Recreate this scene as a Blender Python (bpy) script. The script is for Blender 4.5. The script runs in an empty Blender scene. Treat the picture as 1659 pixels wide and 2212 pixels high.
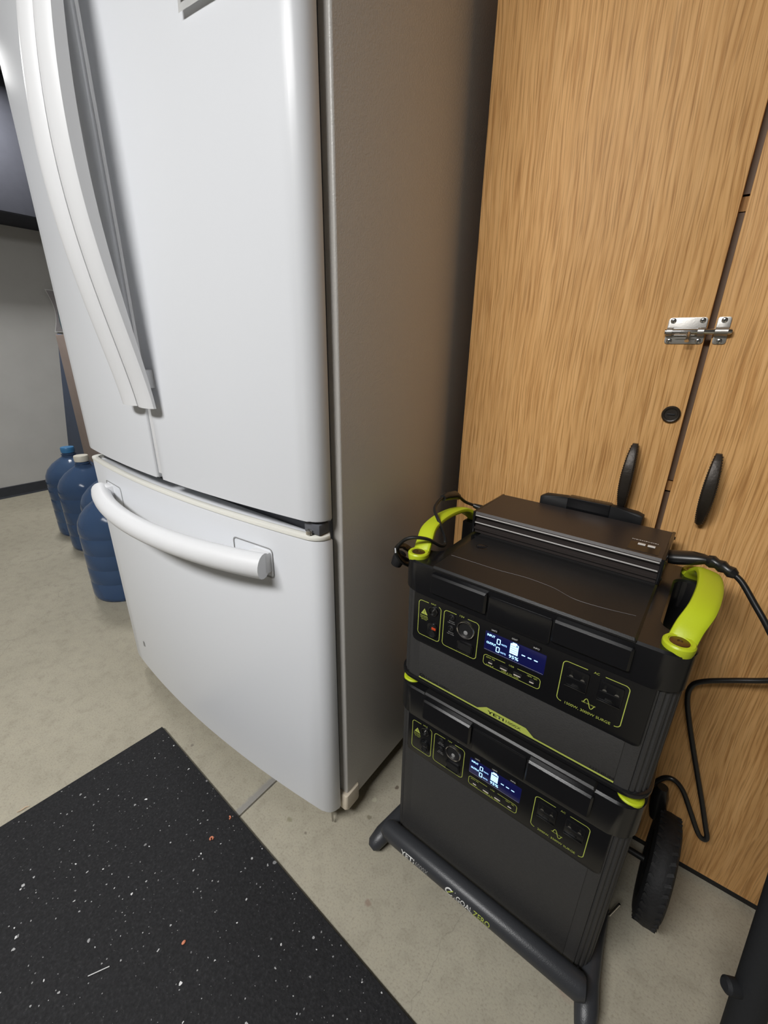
import bpy, bmesh, math, random
from mathutils import Vector, Matrix
random.seed(7)
scene = bpy.context.scene
col = scene.collection
PI = math.pi

# ------------------------------------------------------------------ camera
W, H = 1659, 2212
CAM = Vector((.4681, -.5068, 1.037)); YAW, PITCH, ROLL, FPX = -.6356, .3678, .0168, 923.86
fwd = Vector((math.sin(YAW)*math.cos(PITCH), math.cos(YAW)*math.cos(PITCH), -math.sin(PITCH)))
rt = Vector((math.cos(YAW), -math.sin(YAW), 0)); up = rt.cross(fwd)
rt, up = rt*math.cos(ROLL)+up*math.sin(ROLL), -rt*math.sin(ROLL)+up*math.cos(ROLL)
cd = bpy.data.cameras.new('camera'); cam = bpy.data.objects.new('camera', cd); col.objects.link(cam)
cd.sensor_fit = 'VERTICAL'; cd.sensor_height = 36.0; cd.lens = FPX/H*36.0; cd.clip_start = .01
cam.matrix_world = Matrix(((rt.x, up.x, -fwd.x, CAM.x), (rt.y, up.y, -fwd.y, CAM.y), (rt.z, up.z, -fwd.z, CAM.z), (0, 0, 0, 1)))
scene.camera = cam

# ------------------------------------------------------------------ world, view, lights
world = bpy.data.worlds.new('world'); scene.world = world; world.use_nodes = True
world.node_tree.nodes['Background'].inputs[0].default_value = (.5, .55, .62, 1)
world.node_tree.nodes['Background'].inputs[1].default_value = .1
vs = scene.view_settings
vs.view_transform = 'Standard'; vs.look = 'None'; vs.gamma = 1; vs.use_curve_mapping = False
vs.exposure = 0.0
# ceiling lamps, the second unseen and added to light the left wall: (x, y, size x, size y, watts); built as fixtures further down
LAMPS = [(-.12, -1.65, 1.2, .45, 68), (-2.66, .35, .35, .3, 22)]
LAMP_COLOR = (1.0, .995, .985)

# ------------------------------------------------------------------ materials
def mat(name):
    m = bpy.data.materials.new(name); m.use_nodes = True
    nt = m.node_tree; return m, nt, nt.nodes['Principled BSDF']
def N(nt, t, **k):
    n = nt.nodes.new(t)
    for a, b in k.items():
        if hasattr(n, a): setattr(n, a, b)
        else: n.inputs[a].default_value = b
    return n
def simple(name, c, rough=.5, metal=0, spec=.5, bump=0, bscale=400, var=0, vscale=30, coat=0, emit=None, estr=0):
    m, nt, p = mat(name)
    p.inputs['Base Color'].default_value = (*c, 1); p.inputs['Roughness'].default_value = rough
    p.inputs['Metallic'].default_value = metal; p.inputs['Specular IOR Level'].default_value = spec
    p.inputs['Coat Weight'].default_value = coat
    if emit: p.inputs['Emission Color'].default_value = (*emit, 1); p.inputs['Emission Strength'].default_value = estr
    tc = N(nt, 'ShaderNodeTexCoord')
    if var:
        n = N(nt, 'ShaderNodeTexNoise'); n.inputs['Scale'].default_value = vscale; n.inputs['Detail'].default_value = 5
        nt.links.new(tc.outputs['Object'], n.inputs['Vector'])
        r = N(nt, 'ShaderNodeMapRange'); r.inputs[1].default_value = .3; r.inputs[2].default_value = .7
        r.inputs[3].default_value = 1-var; r.inputs[4].default_value = 1+var
        nt.links.new(n.outputs['Fac'], r.inputs[0])
        mx = N(nt, 'ShaderNodeVectorMath', operation='SCALE'); mx.inputs[0].default_value = c
        nt.links.new(r.outputs[0], mx.inputs['Scale']); nt.links.new(mx.outputs[0], p.inputs['Base Color'])
    if bump:
        n = N(nt, 'ShaderNodeTexNoise'); n.inputs['Scale'].default_value = bscale; n.inputs['Detail'].default_value = 3
        nt.links.new(tc.outputs['Object'], n.inputs['Vector'])
        b = N(nt, 'ShaderNodeBump'); b.inputs['Strength'].default_value = bump; b.inputs['Distance'].default_value = .002
        nt.links.new(n.outputs['Fac'], b.inputs['Height']); nt.links.new(b.outputs[0], p.inputs['Normal'])
    return m
def ramp(nt, stops):
    r = N(nt, 'ShaderNodeValToRGB'); e = r.color_ramp.elements
    while len(e) < len(stops): e.new(.5)
    for el, (pos, c) in zip(e, stops): el.position = pos; el.color = (*c, 1)
    return r

def make_wood():
    m, nt, p = mat('oak_laminate'); L = nt.links.new
    tc = N(nt, 'ShaderNodeTexCoord')
    # slow drift that bends the grain
    mp0 = N(nt, 'ShaderNodeMapping'); mp0.inputs['Scale'].default_value = (2.2, 1, .55); L(tc.outputs['Object'], mp0.inputs[0])
    n0 = N(nt, 'ShaderNodeTexNoise'); n0.inputs['Scale'].default_value = 2.4; n0.inputs['Detail'].default_value = 3; L(mp0.outputs[0], n0.inputs['Vector'])
    sub = N(nt, 'ShaderNodeVectorMath', operation='SUBTRACT'); sub.inputs[1].default_value = (.5, .5, .5); L(n0.outputs['Color'], sub.inputs[0])
    sc = N(nt, 'ShaderNodeVectorMath', operation='SCALE'); sc.inputs['Scale'].default_value = .055; L(sub.outputs[0], sc.inputs[0])
    ad = N(nt, 'ShaderNodeVectorMath', operation='ADD'); L(tc.outputs['Object'], ad.inputs[0]); L(sc.outputs[0], ad.inputs[1])
    # growth bands
    mp1 = N(nt, 'ShaderNodeMapping'); mp1.inputs['Scale'].default_value = (1, 0, .035); L(ad.outputs[0], mp1.inputs[0])
    n1 = N(nt, 'ShaderNodeTexNoise'); n1.inputs['Scale'].default_value = 190; n1.inputs['Detail'].default_value = 6; n1.inputs['Roughness'].default_value = .6; L(mp1.outputs[0], n1.inputs['Vector'])
    # fine pores
    mp2 = N(nt, 'ShaderNodeMapping'); mp2.inputs['Scale'].default_value = (1, 0, .022); L(ad.outputs[0], mp2.inputs[0])
    n2 = N(nt, 'ShaderNodeTexNoise'); n2.inputs['Scale'].default_value = 460; n2.inputs['Detail'].default_value = 2; L(mp2.outputs[0], n2.inputs['Vector'])
    # broad bands
    mp3 = N(nt, 'ShaderNodeMapping'); mp3.inputs['Scale'].default_value = (1, 0, .12); L(ad.outputs[0], mp3.inputs[0])
    n3 = N(nt, 'ShaderNodeTexNoise'); n3.inputs['Scale'].default_value = 16; n3.inputs['Detail'].default_value = 3; L(mp3.outputs[0], n3.inputs['Vector'])
    r1 = ramp(nt, [(.34, (.57, .292, .102)), (.50, (.755, .43, .170)), (.68, (.845, .505, .218))]); L(n1.outputs['Fac'], r1.inputs[0])
    r2 = ramp(nt, [(.38, (.52, .45, .38)), (.48, (1, 1, 1))]); L(n2.outputs['Fac'], r2.inputs[0])
    r3 = ramp(nt, [(.3, (.93, .915, .90)), (.7, (1.04, 1.03, 1.02))]); L(n3.outputs['Fac'], r3.inputs[0])
    a = N(nt, 'ShaderNodeMix', data_type='RGBA', blend_type='MULTIPLY'); a.inputs[0].default_value = .55; L(r1.outputs[0], a.inputs[6]); L(r2.outputs[0], a.inputs[7])
    b = N(nt, 'ShaderNodeMix', data_type='RGBA', blend_type='MULTIPLY'); b.inputs[0].default_value = 1; L(a.outputs[2], b.inputs[6]); L(r3.outputs[0], b.inputs[7])
    L(b.outputs[2], p.inputs['Base Color'])
    p.inputs['Roughness'].default_value = .5; p.inputs['Specular IOR Level'].default_value = .18
    bp = N(nt, 'ShaderNodeBump'); bp.inputs['Strength'].default_value = .12; bp.inputs['Distance'].default_value = .001
    L(n2.outputs['Fac'], bp.inputs['Height']); L(bp.outputs[0], p.inputs['Normal'])
    return m

def make_concrete():
    m, nt, p = mat('concrete_floor'); L = nt.links.new
    tc = N(nt, 'ShaderNodeTexCoord'); O = tc.outputs['Object']
    def noise(s, d=5, r=.55):
        n = N(nt, 'ShaderNodeTexNoise'); n.inputs['Scale'].default_value = s; n.inputs['Detail'].default_value = d; n.inputs['Roughness'].default_value = r
        L(O, n.inputs['Vector']); return n
    a, b, c = noise(2.2), noise(26, 6, .65), noise(240, 3, .6)
    ra = ramp(nt, [(.3, (.345, .318, .250)), (.7, (.42, .388, .308))]); L(a.outputs['Fac'], ra.inputs[0])
    rb = ramp(nt, [(.28, (.80, .79, .77)), (.5, (1, 1, 1)), (.75, (1.06, 1.05, 1.03))]); L(b.outputs['Fac'], rb.inputs[0])
    rc = ramp(nt, [(.30, (.72, .70, .67)), (.47, (1, 1, 1)), (.8, (1.10, 1.09, 1.06))]); L(c.outputs['Fac'], rc.inputs[0])
    m1 = N(nt, 'ShaderNodeMix', data_type='RGBA', blend_type='MULTIPLY'); m1.inputs[0].default_value = .8; L(ra.outputs[0], m1.inputs[6]); L(rb.outputs[0], m1.inputs[7])
    m2 = N(nt, 'ShaderNodeMix', data_type='RGBA', blend_type='MULTIPLY'); m2.inputs[0].default_value = .7; L(m1.outputs[2], m2.inputs[6]); L(rc.outputs[0], m2.inputs[7])
    last = m2.outputs[2]
    # round drips and specks of old stain, each with its own shape
    ns = noise(60, 2); dv = N(nt, 'ShaderNodeVectorMath', operation='SCALE'); dv.inputs['Scale'].default_value = .012; L(ns.outputs['Color'], dv.inputs[0])
    wv = N(nt, 'ShaderNodeVectorMath', operation='ADD'); L(O, wv.inputs[0]); L(dv.outputs[0], wv.inputs[1])
    def stain(x, y, r, colr, f, rim=.8):
        nonlocal last
        d = N(nt, 'ShaderNodeVectorMath', operation='DISTANCE'); L(wv.outputs[0], d.inputs[0]); d.inputs[1].default_value = (x+.006, y+.006, .006)
        k = N(nt, 'ShaderNodeMapRange'); k.inputs[1].default_value = r; k.inputs[2].default_value = r*rim; k.inputs[3].default_value = 0; k.inputs[4].default_value = f
        L(d.outputs['Value'], k.inputs[0])
        mx = N(nt, 'ShaderNodeMix', data_type='RGBA'); L(k.outputs[0], mx.inputs[0]); L(last, mx.inputs[6]); mx.inputs[7].default_value = (*colr, 1); last = mx.outputs[2]
    for s in [(-.101, -.087, .0085, (.24, .23, .15), .75), (.044, .029, .006, (.17, .15, .10), .7), (.055, .129, .006, (.10, .07, .05), .8),
              (-.467, -.116, .006, (.20, .18, .15), .8), (.147, -.103, .008, (.26, .17, .13), .6), (-.049, -.086, .004, (.15, .13, .1), .7),
              (.028, .07, .007, (.52, .50, .38), .6), (.50, .02, .028, (.36, .20, .16), .35), (.24, -.02, .03, (.30, .28, .22), .3)]:
        stain(*s, rim=.55)
    # grey patched band beside the control joint
    sx = N(nt, 'ShaderNodeSeparateXYZ'); L(wv.outputs[0], sx.inputs[0])
    ab = N(nt, 'ShaderNodeMath', operation='ADD'); ab.inputs[1].default_value = .2035; L(sx.outputs[0], ab.inputs[0])
    ab2 = N(nt, 'ShaderNodeMath', operation='ABSOLUTE'); L(ab.outputs[0], ab2.inputs[0])
    kk = N(nt, 'ShaderNodeMapRange'); kk.inputs[1].default_value = .012; kk.inputs[2].default_value = .005; kk.inputs[3].default_value = 0; kk.inputs[4].default_value = .75; L(ab2.outputs[0], kk.inputs[0])
    mx = N(nt, 'ShaderNodeMix', data_type='RGBA'); L(kk.outputs[0], mx.inputs[0]); L(last, mx.inputs[6]); mx.inputs[7].default_value = (.25, .245, .24, 1); last = mx.outputs[2]
    # hairline crack
    vo = N(nt, 'ShaderNodeTexVoronoi', feature='DISTANCE_TO_EDGE'); vo.inputs['Scale'].default_value = .62
    nw = noise(9, 4); dw = N(nt, 'ShaderNodeVectorMath', operation='SCALE'); dw.inputs['Scale'].default_value = .09; L(nw.outputs['Color'], dw.inputs[0])
    av = N(nt, 'ShaderNodeVectorMath', operation='ADD'); L(O, av.inputs[0]); L(dw.outputs[0], av.inputs[1]); L(av.outputs[0], vo.inputs['Vector'])
    ck = N(nt, 'ShaderNodeMapRange'); ck.inputs[1].default_value = .0008; ck.inputs[2].default_value = .0002; ck.inputs[3].default_value = 0; ck.inputs[4].default_value = .30; L(vo.outputs['Distance'], ck.inputs[0])
    mx = N(nt, 'ShaderNodeMix', data_type='RGBA'); L(ck.outputs[0], mx.inputs[0]); L(last, mx.inputs[6]); mx.inputs[7].default_value = (.16, .15, .12, 1); last = mx.outputs[2]
    L(last, p.inputs['Base Color'])
    p.inputs['Roughness'].default_value = .75; p.inputs['Specular IOR Level'].default_value = .3
    bp = N(nt, 'ShaderNodeBump'); bp.inputs['Strength'].default_value = .25; bp.inputs['Distance'].default_value = .002
    L(c.outputs['Fac'], bp.inputs['Height']); L(bp.outputs[0], p.inputs['Normal'])
    return m

def make_rubber_mat():
    m, nt, p = mat('flecked_black_rubber'); L = nt.links.new
    tc = N(nt, 'ShaderNodeTexCoord'); O = tc.outputs['Object']
    nb = N(nt, 'ShaderNodeTexNoise'); nb.inputs['Scale'].default_value = 220; nb.inputs['Detail'].default_value = 4; L(O, nb.inputs['Vector'])
    rb = ramp(nt, [(.3, (.006, .006, .007)), (.6, (.014, .014, .0155)), (.8, (.032, .032, .034))]); L(nb.outputs['Fac'], rb.inputs[0])
    last = rb.outputs[0]
    def flecks(scale, thr, dens, cmul):
        nonlocal last
        nz = N(nt, 'ShaderNodeTexNoise'); nz.inputs['Scale'].default_value = scale*3; nz.inputs['Detail'].default_value = 2; L(O, nz.inputs['Vector'])
        s = N(nt, 'ShaderNodeVectorMath', operation='SCALE'); s.inputs['Scale'].default_value = .35/scale; L(nz.outputs['Color'], s.inputs[0])
        a = N(nt, 'ShaderNodeVectorMath', operation='ADD'); L(O, a.inputs[0]); L(s.outputs[0], a.inputs[1])
        v = N(nt, 'ShaderNodeTexVoronoi', voronoi_dimensions='2D'); v.inputs['Scale'].default_value = scale; L(a.outputs[0], v.inputs['Vector'])
        sp = N(nt, 'ShaderNodeSeparateColor'); L(v.outputs['Color'], sp.inputs[0])
        pw = N(nt, 'ShaderNodeMath', operation='POWER'); pw.inputs[1].default_value = dens; L(sp.outputs[0], pw.inputs[0])
        th = N(nt, 'ShaderNodeMath', operation='MULTIPLY'); th.inputs[1].default_value = thr; L(pw.outputs[0], th.inputs[0])
        d = N(nt, 'ShaderNodeMath', operation='LESS_THAN'); L(v.outputs['Distance'], d.inputs[0]); L(th.outputs[0], d.inputs[1])
        r = N(nt, 'ShaderNodeMapRange'); r.inputs[3].default_value = .25*cmul; r.inputs[4].default_value = .95*cmul; L(sp.outputs[1], r.inputs[0])
        f = N(nt, 'ShaderNodeMath', operation='MULTIPLY'); L(d.outputs[0], f.inputs[0]); L(r.outputs[0], f.inputs[1])
        mx = N(nt, 'ShaderNodeMix', data_type='RGBA'); L(f.outputs[0], mx.inputs[0]); L(last, mx.inputs[6]); mx.inputs[7].default_value = (.72, .72, .72, 1); last = mx.outputs[2]
    flecks(55, .16, 14.0, 1); flecks(95, .15, 10.0, .6); flecks(26, .10, 13, 1.0)
    L(last, p.inputs['Base Color'])
    p.inputs['Roughness'].default_value = .78; p.inputs['Specular IOR Level'].default_value = .35
    bp = N(nt, 'ShaderNodeBump'); bp.inputs['Strength'].default_value = .5; bp.inputs['Distance'].default_value = .002
    L(nb.outputs['Fac'], bp.inputs['Height']); L(bp.outputs[0], p.inputs['Normal'])
    return m

def make_jug():
    m, nt, p = mat('translucent_blue_plastic')
    p.inputs['Base Color'].default_value = (.105, .18, .335, 1); p.inputs['Roughness'].default_value = .14
    p.inputs['Transmission Weight'].default_value = .55; p.inputs['IOR'].default_value = 1.2
    p.inputs['Specular IOR Level'].default_value = .8
    return m

M = dict(
    wood=make_wood(), concrete=make_concrete(), rubber=make_rubber_mat(), jug=make_jug(),
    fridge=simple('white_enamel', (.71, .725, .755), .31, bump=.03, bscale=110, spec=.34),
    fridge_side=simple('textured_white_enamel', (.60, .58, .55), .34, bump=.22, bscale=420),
    fridge_plastic=simple('white_plastic', (.77, .775, .79), .45),
    trim_cream=simple('cream_trim', (.80, .79, .73), .35),
    gasket=simple('grey_gasket', (.10, .105, .12), .6),
    cream=simple('yellowed_plastic', (.66, .58, .46), .45),
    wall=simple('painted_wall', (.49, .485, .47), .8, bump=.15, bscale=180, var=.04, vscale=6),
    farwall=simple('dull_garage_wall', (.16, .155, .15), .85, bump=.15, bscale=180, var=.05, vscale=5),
    ceil=simple('grey_ceiling', (.30, .30, .29), .9, bump=.1, bscale=120, var=.03),
    vinyl=simple('dark_vinyl_base', (.030, .033, .042), .5, var=.1),
    shell=simple('black_shell_plastic', (.008, .008, .009), .21, spec=.5, bump=.03, bscale=700),
    lid=simple('black_lid_plastic', (.0135, .0132, .0135), .36, spec=.34, bump=.08, bscale=700, var=.05, vscale=8),
    body=simple('charcoal_textured_metal', (.038, .037, .0365), .55, bump=.25, bscale=500, var=.08, vscale=300),
    panel=simple('gloss_black_panel', (.006, .006, .007), .28, spec=.4),
    black=simple('matte_black', (.009, .009, .010), .55, bump=.05),
    steelblack=simple('powder_coated_black_steel', (.035, .037, .042), .38, spec=.5, bump=.15, bscale=600),
    foam=simple('dull_black_tube_coating', (.016, .017, .019), .7, spec=.3, bump=.2, bscale=300),
    tyre=simple('tyre_rubber', (.010, .010, .011), .7, bump=.4, bscale=220, var=.25, vscale=90),
    cable=simple('cable_rubber', (.012, .012, .012), .33, spec=.6),
    lime=simple('lime_plastic', (.52, .62, .022), .38, spec=.4, bump=.05),
    limeprint=simple('lime_print', (.46, .53, .10), .5),
    whiteprint=simple('white_print', (.75, .75, .73), .5),
    greyprint=simple('grey_print', (.28, .28, .28), .5),
    creasegrey=simple('crease_grey', (.10, .088, .085), .45),
    blackprint=simple('black_print', (.006, .006, .006), .5),
    chrome=simple('chrome', (.62, .60, .58), .18, 1),
    steel=simple('brushed_zinc', (.50, .48, .45), .45, 1, bump=.06),
    darksteel=simple('dark_steel', (.12, .12, .12), .3, 1),
    bronze=simple('bronze_screw', (.22, .14, .055), .38, .9),
    antique=simple('antique_black_metal', (.035, .028, .022), .42, .4, bump=.25, bscale=160),
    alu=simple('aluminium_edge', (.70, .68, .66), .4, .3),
    anod=simple('anodised_brown_black', (.034, .027, .025), .40, .1, spec=.45, bump=.03, bscale=300),
    lcd=simple('lcd_glass', (.006, .006, .02), .2, emit=(.010, .022, .50), estr=.085),
    lcdoff=simple('lcd_dim_glass', (.006, .006, .02), .2, emit=(.010, .022, .50), estr=.075),
    lcdtext=simple('lcd_segments', (.3, .5, .9), .4, emit=(.33, .62, 1.0), estr=2.2),
    orange=simple('red_plastic', (.55, .06, .015), .4),
    usb=simple('usb_tongue', (.62, .55, .50), .4),
    coral=simple('coral_rubber', (.62, .22, .12), .6, var=.1),
    wooden=simple('pale_wood_splinter', (.55, .42, .29), .7, var=.1),
    bone=simple('white_stick', (.62, .62, .62), .5),
    brownboard=simple('brown_board', (.30, .235, .205), .8, var=.06, vscale=12),
    navy=simple('navy_board', (.055, .08, .14), .6, var=.05),
    capblue=simple('blue_cap_plastic', (.045, .20, .42), .4),
    capwhite=simple('white_cap_plastic', (.72, .69, .60), .45),
    paper=simple('paper', (.75, .75, .74), .8, var=.02),
    teal=simple('teal_ink', (.13, .21, .25), .7, var=.1, vscale=60),
    paperink=simple('grey_paper', (.36, .34, .35), .8, var=.06, vscale=80),
    astragal=simple('dark_brown_edge_strip', (.19, .125, .08), .6),
    interior=simple('dark_cabinet_interior', (.10, .065, .035), .7),
    lampbody=simple('lamp_housing_white', (.8, .8, .8), .5),
    lampglow=simple('lamp_diffuser', (.9, .9, .9), .5, emit=LAMP_COLOR, estr=4),
    shelfgrey=simple('grey_purple_cabinet_paint', (.056, .058, .070), .95, spec=.08, var=.04),
)

# ------------------------------------------------------------------ helpers
def tag(o, label=None, cat=None, group=None, kind=None):
    if label: o['label'] = label
    if cat: o['category'] = cat
    if group: o['group'] = group
    if kind: o['kind'] = kind
    return o
def thing(name, label, cat, loc=(0, 0, 0), rz=0, group=None):
    o = bpy.data.objects.new(name, None); col.objects.link(o); o.empty_display_size = .05
    o.location = loc; o.rotation_euler = (0, 0, rz)
    return tag(o, label, cat, group)
def put(name, bm, m, parent=None, smooth=True, label=None, ang=35):
    me = bpy.data.meshes.new(name)
    bmesh.ops.recalc_face_normals(bm, faces=bm.faces)
    if smooth:
        for f in bm.faces: f.smooth = True
        lim = math.radians(ang)
        for e in bm.edges:
            if len(e.link_faces) == 2 and e.calc_face_angle(0) > lim: e.smooth = False
    bm.to_mesh(me); bm.free()
    me.materials.append(m if not isinstance(m, str) else M[m])
    o = bpy.data.objects.new(name, me); col.objects.link(o)
    if parent: o.parent = parent
    if label: o['label'] = label
    return o
def nb(): return bmesh.new()
def merge(bm, t):
    me = bpy.data.meshes.new('tmp'); t.to_mesh(me); t.free(); bm.from_mesh(me); bpy.data.meshes.remove(me); return bm
def box(bm, x0, x1, y0, y1, z0, z1, bev=0, seg=2, mtx=None):
    t = nb(); bmesh.ops.create_cube(t, size=1)
    for v in t.verts: v.co = Vector((x0+(v.co.x+.5)*(x1-x0), y0+(v.co.y+.5)*(y1-y0), z0+(v.co.z+.5)*(z1-z0)))
    if bev: bmesh.ops.bevel(t, geom=t.edges[:], offset=bev, segments=seg, profile=.5, affect='EDGES', clamp_overlap=True)
    if mtx: bmesh.ops.transform(t, matrix=mtx, verts=t.verts)
    return merge(bm, t)
def B(*a, **k): return box(nb(), *a, **k)
def prism(bm, pts, a0, a1, axis='z', bev0=0, bev1=0, seg=2):
    """outline in the two other axes, extruded along axis from a0 to a1; rims bevelled"""
    def P(p, a):
        return Vector((p[0], p[1], a)) if axis == 'z' else Vector((p[0], a, p[1])) if axis == 'y' else Vector((a, p[0], p[1]))
    t = nb(); A = [t.verts.new(P(p, a0)) for p in pts]; Bv = [t.verts.new(P(p, a1)) for p in pts]; n = len(pts)
    f0 = t.faces.new(A[::-1]); f1 = t.faces.new(Bv)
    for i in range(n): t.faces.new((A[i], A[(i+1) % n], Bv[(i+1) % n], Bv[i]))
    if bev0: bmesh.ops.bevel(t, geom=list(f0.edges), offset=bev0, segments=seg, profile=.5, affect='EDGES', clamp_overlap=True)
    if bev1:
        f1 = [f for f in t.faces if all(abs((v.co[{'x': 0, 'y': 1, 'z': 2}[axis]])-a1) < 1e-7 for v in f.verts)]
        if f1: bmesh.ops.bevel(t, geom=list(max(f1, key=lambda f: f.calc_area()).edges), offset=bev1, segments=seg, profile=.5, affect='EDGES', clamp_overlap=True)
    return merge(bm, t)
def rrect(x0, x1, y0, y1, r, n=5):
    out = []
    if not isinstance(r, (tuple, list)): r = (r,)*4          # corner order: (x1,y1) (x0,y1) (x0,y0) (x1,y0)
    for (cx, cy, a), q in zip([(x1, y1, 0), (x0, y1, 90), (x0, y0, 180), (x1, y0, 270)], r):
        sx = -1 if cx == x1 else 1; sy = -1 if cy == y1 else 1
        for i in range(n+1):
            t = math.radians(a+90*i/n); out.append((cx+sx*q+q*math.cos(t), cy+sy*q+q*math.sin(t)))
    return out
def tube(bm, path, r, seg=10, sx=1.0, upv=None, caps=True):
    """sweep; r may be a list; sx squashes the second axis; upv fixes the frame"""
    P = [Vector(p) for p in path]; n = len(P); rings = []; prev = None
    for i in range(n):
        d = (P[min(i+1, n-1)]-P[max(i-1, 0)]).normalized()
        if upv is not None: u = Vector(upv)-d*d.dot(Vector(upv)); u.normalize()
        else:
            if prev is None: u = d.orthogonal().normalized()
            else: u = (prev-d*d.dot(prev)).normalized()
        prev = u; w = d.cross(u); rr = r[i] if isinstance(r, (list, tuple)) else r
        ring = []
        for k in range(seg):
            a = 2*PI*k/seg; ring.append(bm.verts.new(P[i]+u*math.cos(a)*rr*sx+w*math.sin(a)*rr))
        rings.append(ring)
    for i in range(n-1):
        for k in range(seg): bm.faces.new((rings[i][k], rings[i][(k+1) % seg], rings[i+1][(k+1) % seg], rings[i+1][k]))
    if caps: bm.faces.new(rings[0][::-1]); bm.faces.new(rings[-1])
    return bm
def spline(pts, n=8):
    P = [Vector(p) for p in pts]; P = [P[0]*2-P[1]]+P+[P[-1]*2-P[-2]]; out = []
    for i in range(1, len(P)-2):
        for k in range(n):
            t = k/n; a, b, c, d = P[i-1:i+3]
            out.append(.5*((2*b)+(c-a)*t+(2*a-5*b+4*c-d)*t*t+(3*b-a-3*c+d)*t*t*t))
    out.append(P[-2]); return out
def lathe(bm, prof, seg=32, c=(0, 0, 0), axis='z'):
    rings = []
    for r, h in prof:
        ring = []
        for k in range(seg):
            a = 2*PI*k/seg; x, y = r*math.cos(a), r*math.sin(a)
            v = (x, y, h) if axis == 'z' else (x, h, y) if axis == 'y' else (h, x, y)
            ring.append(bm.verts.new(Vector(c)+Vector(v)))
        rings.append(ring)
    for i in range(len(rings)-1):
        for k in range(seg): bm.faces.new((rings[i][k], rings[i][(k+1) % seg], rings[i+1][(k+1) % seg], rings[i+1][k]))
    bm.faces.new(rings[0][::-1]); bm.faces.new(rings[-1]); return bm
def disc_y(bm, x, z, y0, y1, r, seg=20, bev=0):
    return prism(bm, [(x+r*math.cos(2*PI*i/seg), z+r*math.sin(2*PI*i/seg)) for i in range(seg)], y0, y1, 'y', bev0=bev)
def ribbon(bm, pts, w, y, closed=False, th=.0003):
    """flat line of print of width w on the plane y, drawn in x,z"""
    n = len(pts); L = []; R = []
    for i in range(n):
        a = Vector(pts[i-1] if (i or closed) else pts[0]); b = Vector(pts[(i+1) % n] if (i < n-1 or closed) else pts[-1])
        d = (b-a).normalized(); nn = Vector((-d.y, d.x))*w/2; p = Vector(pts[i])
        L.append(bm.verts.new((p.x+nn.x, y, p.y+nn.y))); R.append(bm.verts.new((p.x-nn.x, y, p.y-nn.y)))
    for i in range(n if closed else n-1):
        j = (i+1) % n; bm.faces.new((L[i], R[i], R[j], L[j]))
    return bm
def rect_y(bm, x0, x1, z0, z1, y):
    v = [bm.verts.new(p) for p in ((x0, y, z0), (x1, y, z0), (x1, y, z1), (x0, y, z1))]; bm.faces.new(v); return bm
def poly_y(bm, pts, y):
    bm.faces.new([bm.verts.new((a, y, b)) for a, b in pts]); return bm
def text(name, s, size, m, parent, mtx, bold=0, xs=1.0, fit=None, label=None):
    """lettering as flat print: built in x,y then placed by mtx; fit = width it must have"""
    cu = bpy.data.curves.new(name, 'FONT'); cu.body = s; cu.size = size; cu.offset = bold; cu.resolution_u = 3
    to = bpy.data.objects.new('t', cu); col.objects.link(to)
    dg = bpy.context.evaluated_depsgraph_get(); dg.update()
    me = bpy.data.meshes.new_from_object(to.evaluated_get(dg)); bpy.data.objects.remove(to); bpy.data.curves.remove(cu)
    x0 = min(v.co.x for v in me.vertices); x1 = max(v.co.x for v in me.vertices); k = xs if not fit else fit/(x1-x0)
    for v in me.vertices: v.co = Vector(((v.co.x-x0)*k, v.co.y, 0))
    me.transform(mtx); me.materials.clear(); me.materials.append(M[m])
    o = bpy.data.objects.new(name, me); col.objects.link(o); o.parent = parent
    if label: o['label'] = label
    return o
def onY(x, z, y): return Matrix(((1, 0, 0, x), (0, 0, -1, y), (0, 1, 0, z), (0, 0, 0, 1)))

# ------------------------------------------------------------------ the room
XL, XR, YB, YF, ZC = -3.37, 2.3, .98, -4.0, 2.40
JX = -.2005   # control joint sawn into the slab
bm = nb(); prism(bm, [(XL-.2, -.15), (XR+.2, -.15), (XR+.2, 0), (JX+.0022, 0), (JX+.0006, -.007), (JX-.0006, -.007), (JX-.0022, 0), (XL-.2, 0)], YF-.2, YB+.2, 'y')
tag(put('floor', bm, 'concrete', smooth=False), 'beige concrete floor with a sawn control joint', kind='structure')
tag(put('ceiling', B(XL-.2, XR+.2, YF-.2, YB+.2, ZC, ZC+.1), 'ceil', smooth=False), 'plain grey ceiling', kind='structure')
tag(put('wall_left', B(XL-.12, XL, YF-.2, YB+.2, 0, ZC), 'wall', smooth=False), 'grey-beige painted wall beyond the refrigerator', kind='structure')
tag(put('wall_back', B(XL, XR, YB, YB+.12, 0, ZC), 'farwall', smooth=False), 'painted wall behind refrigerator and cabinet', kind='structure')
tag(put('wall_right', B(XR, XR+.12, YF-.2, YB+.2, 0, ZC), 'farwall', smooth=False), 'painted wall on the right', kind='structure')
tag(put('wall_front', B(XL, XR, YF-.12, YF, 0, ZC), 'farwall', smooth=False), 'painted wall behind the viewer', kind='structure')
bm = nb(); prism(bm, [(XL, 0), (XL+.012, 0), (XL+.007, .012), (XL+.006, .074), (XL, .077)], YF, YB, 'y')
tag(put('baseboard_left', bm, 'vinyl', smooth=False), 'dark vinyl base strip along the left wall', kind='structure')

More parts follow.
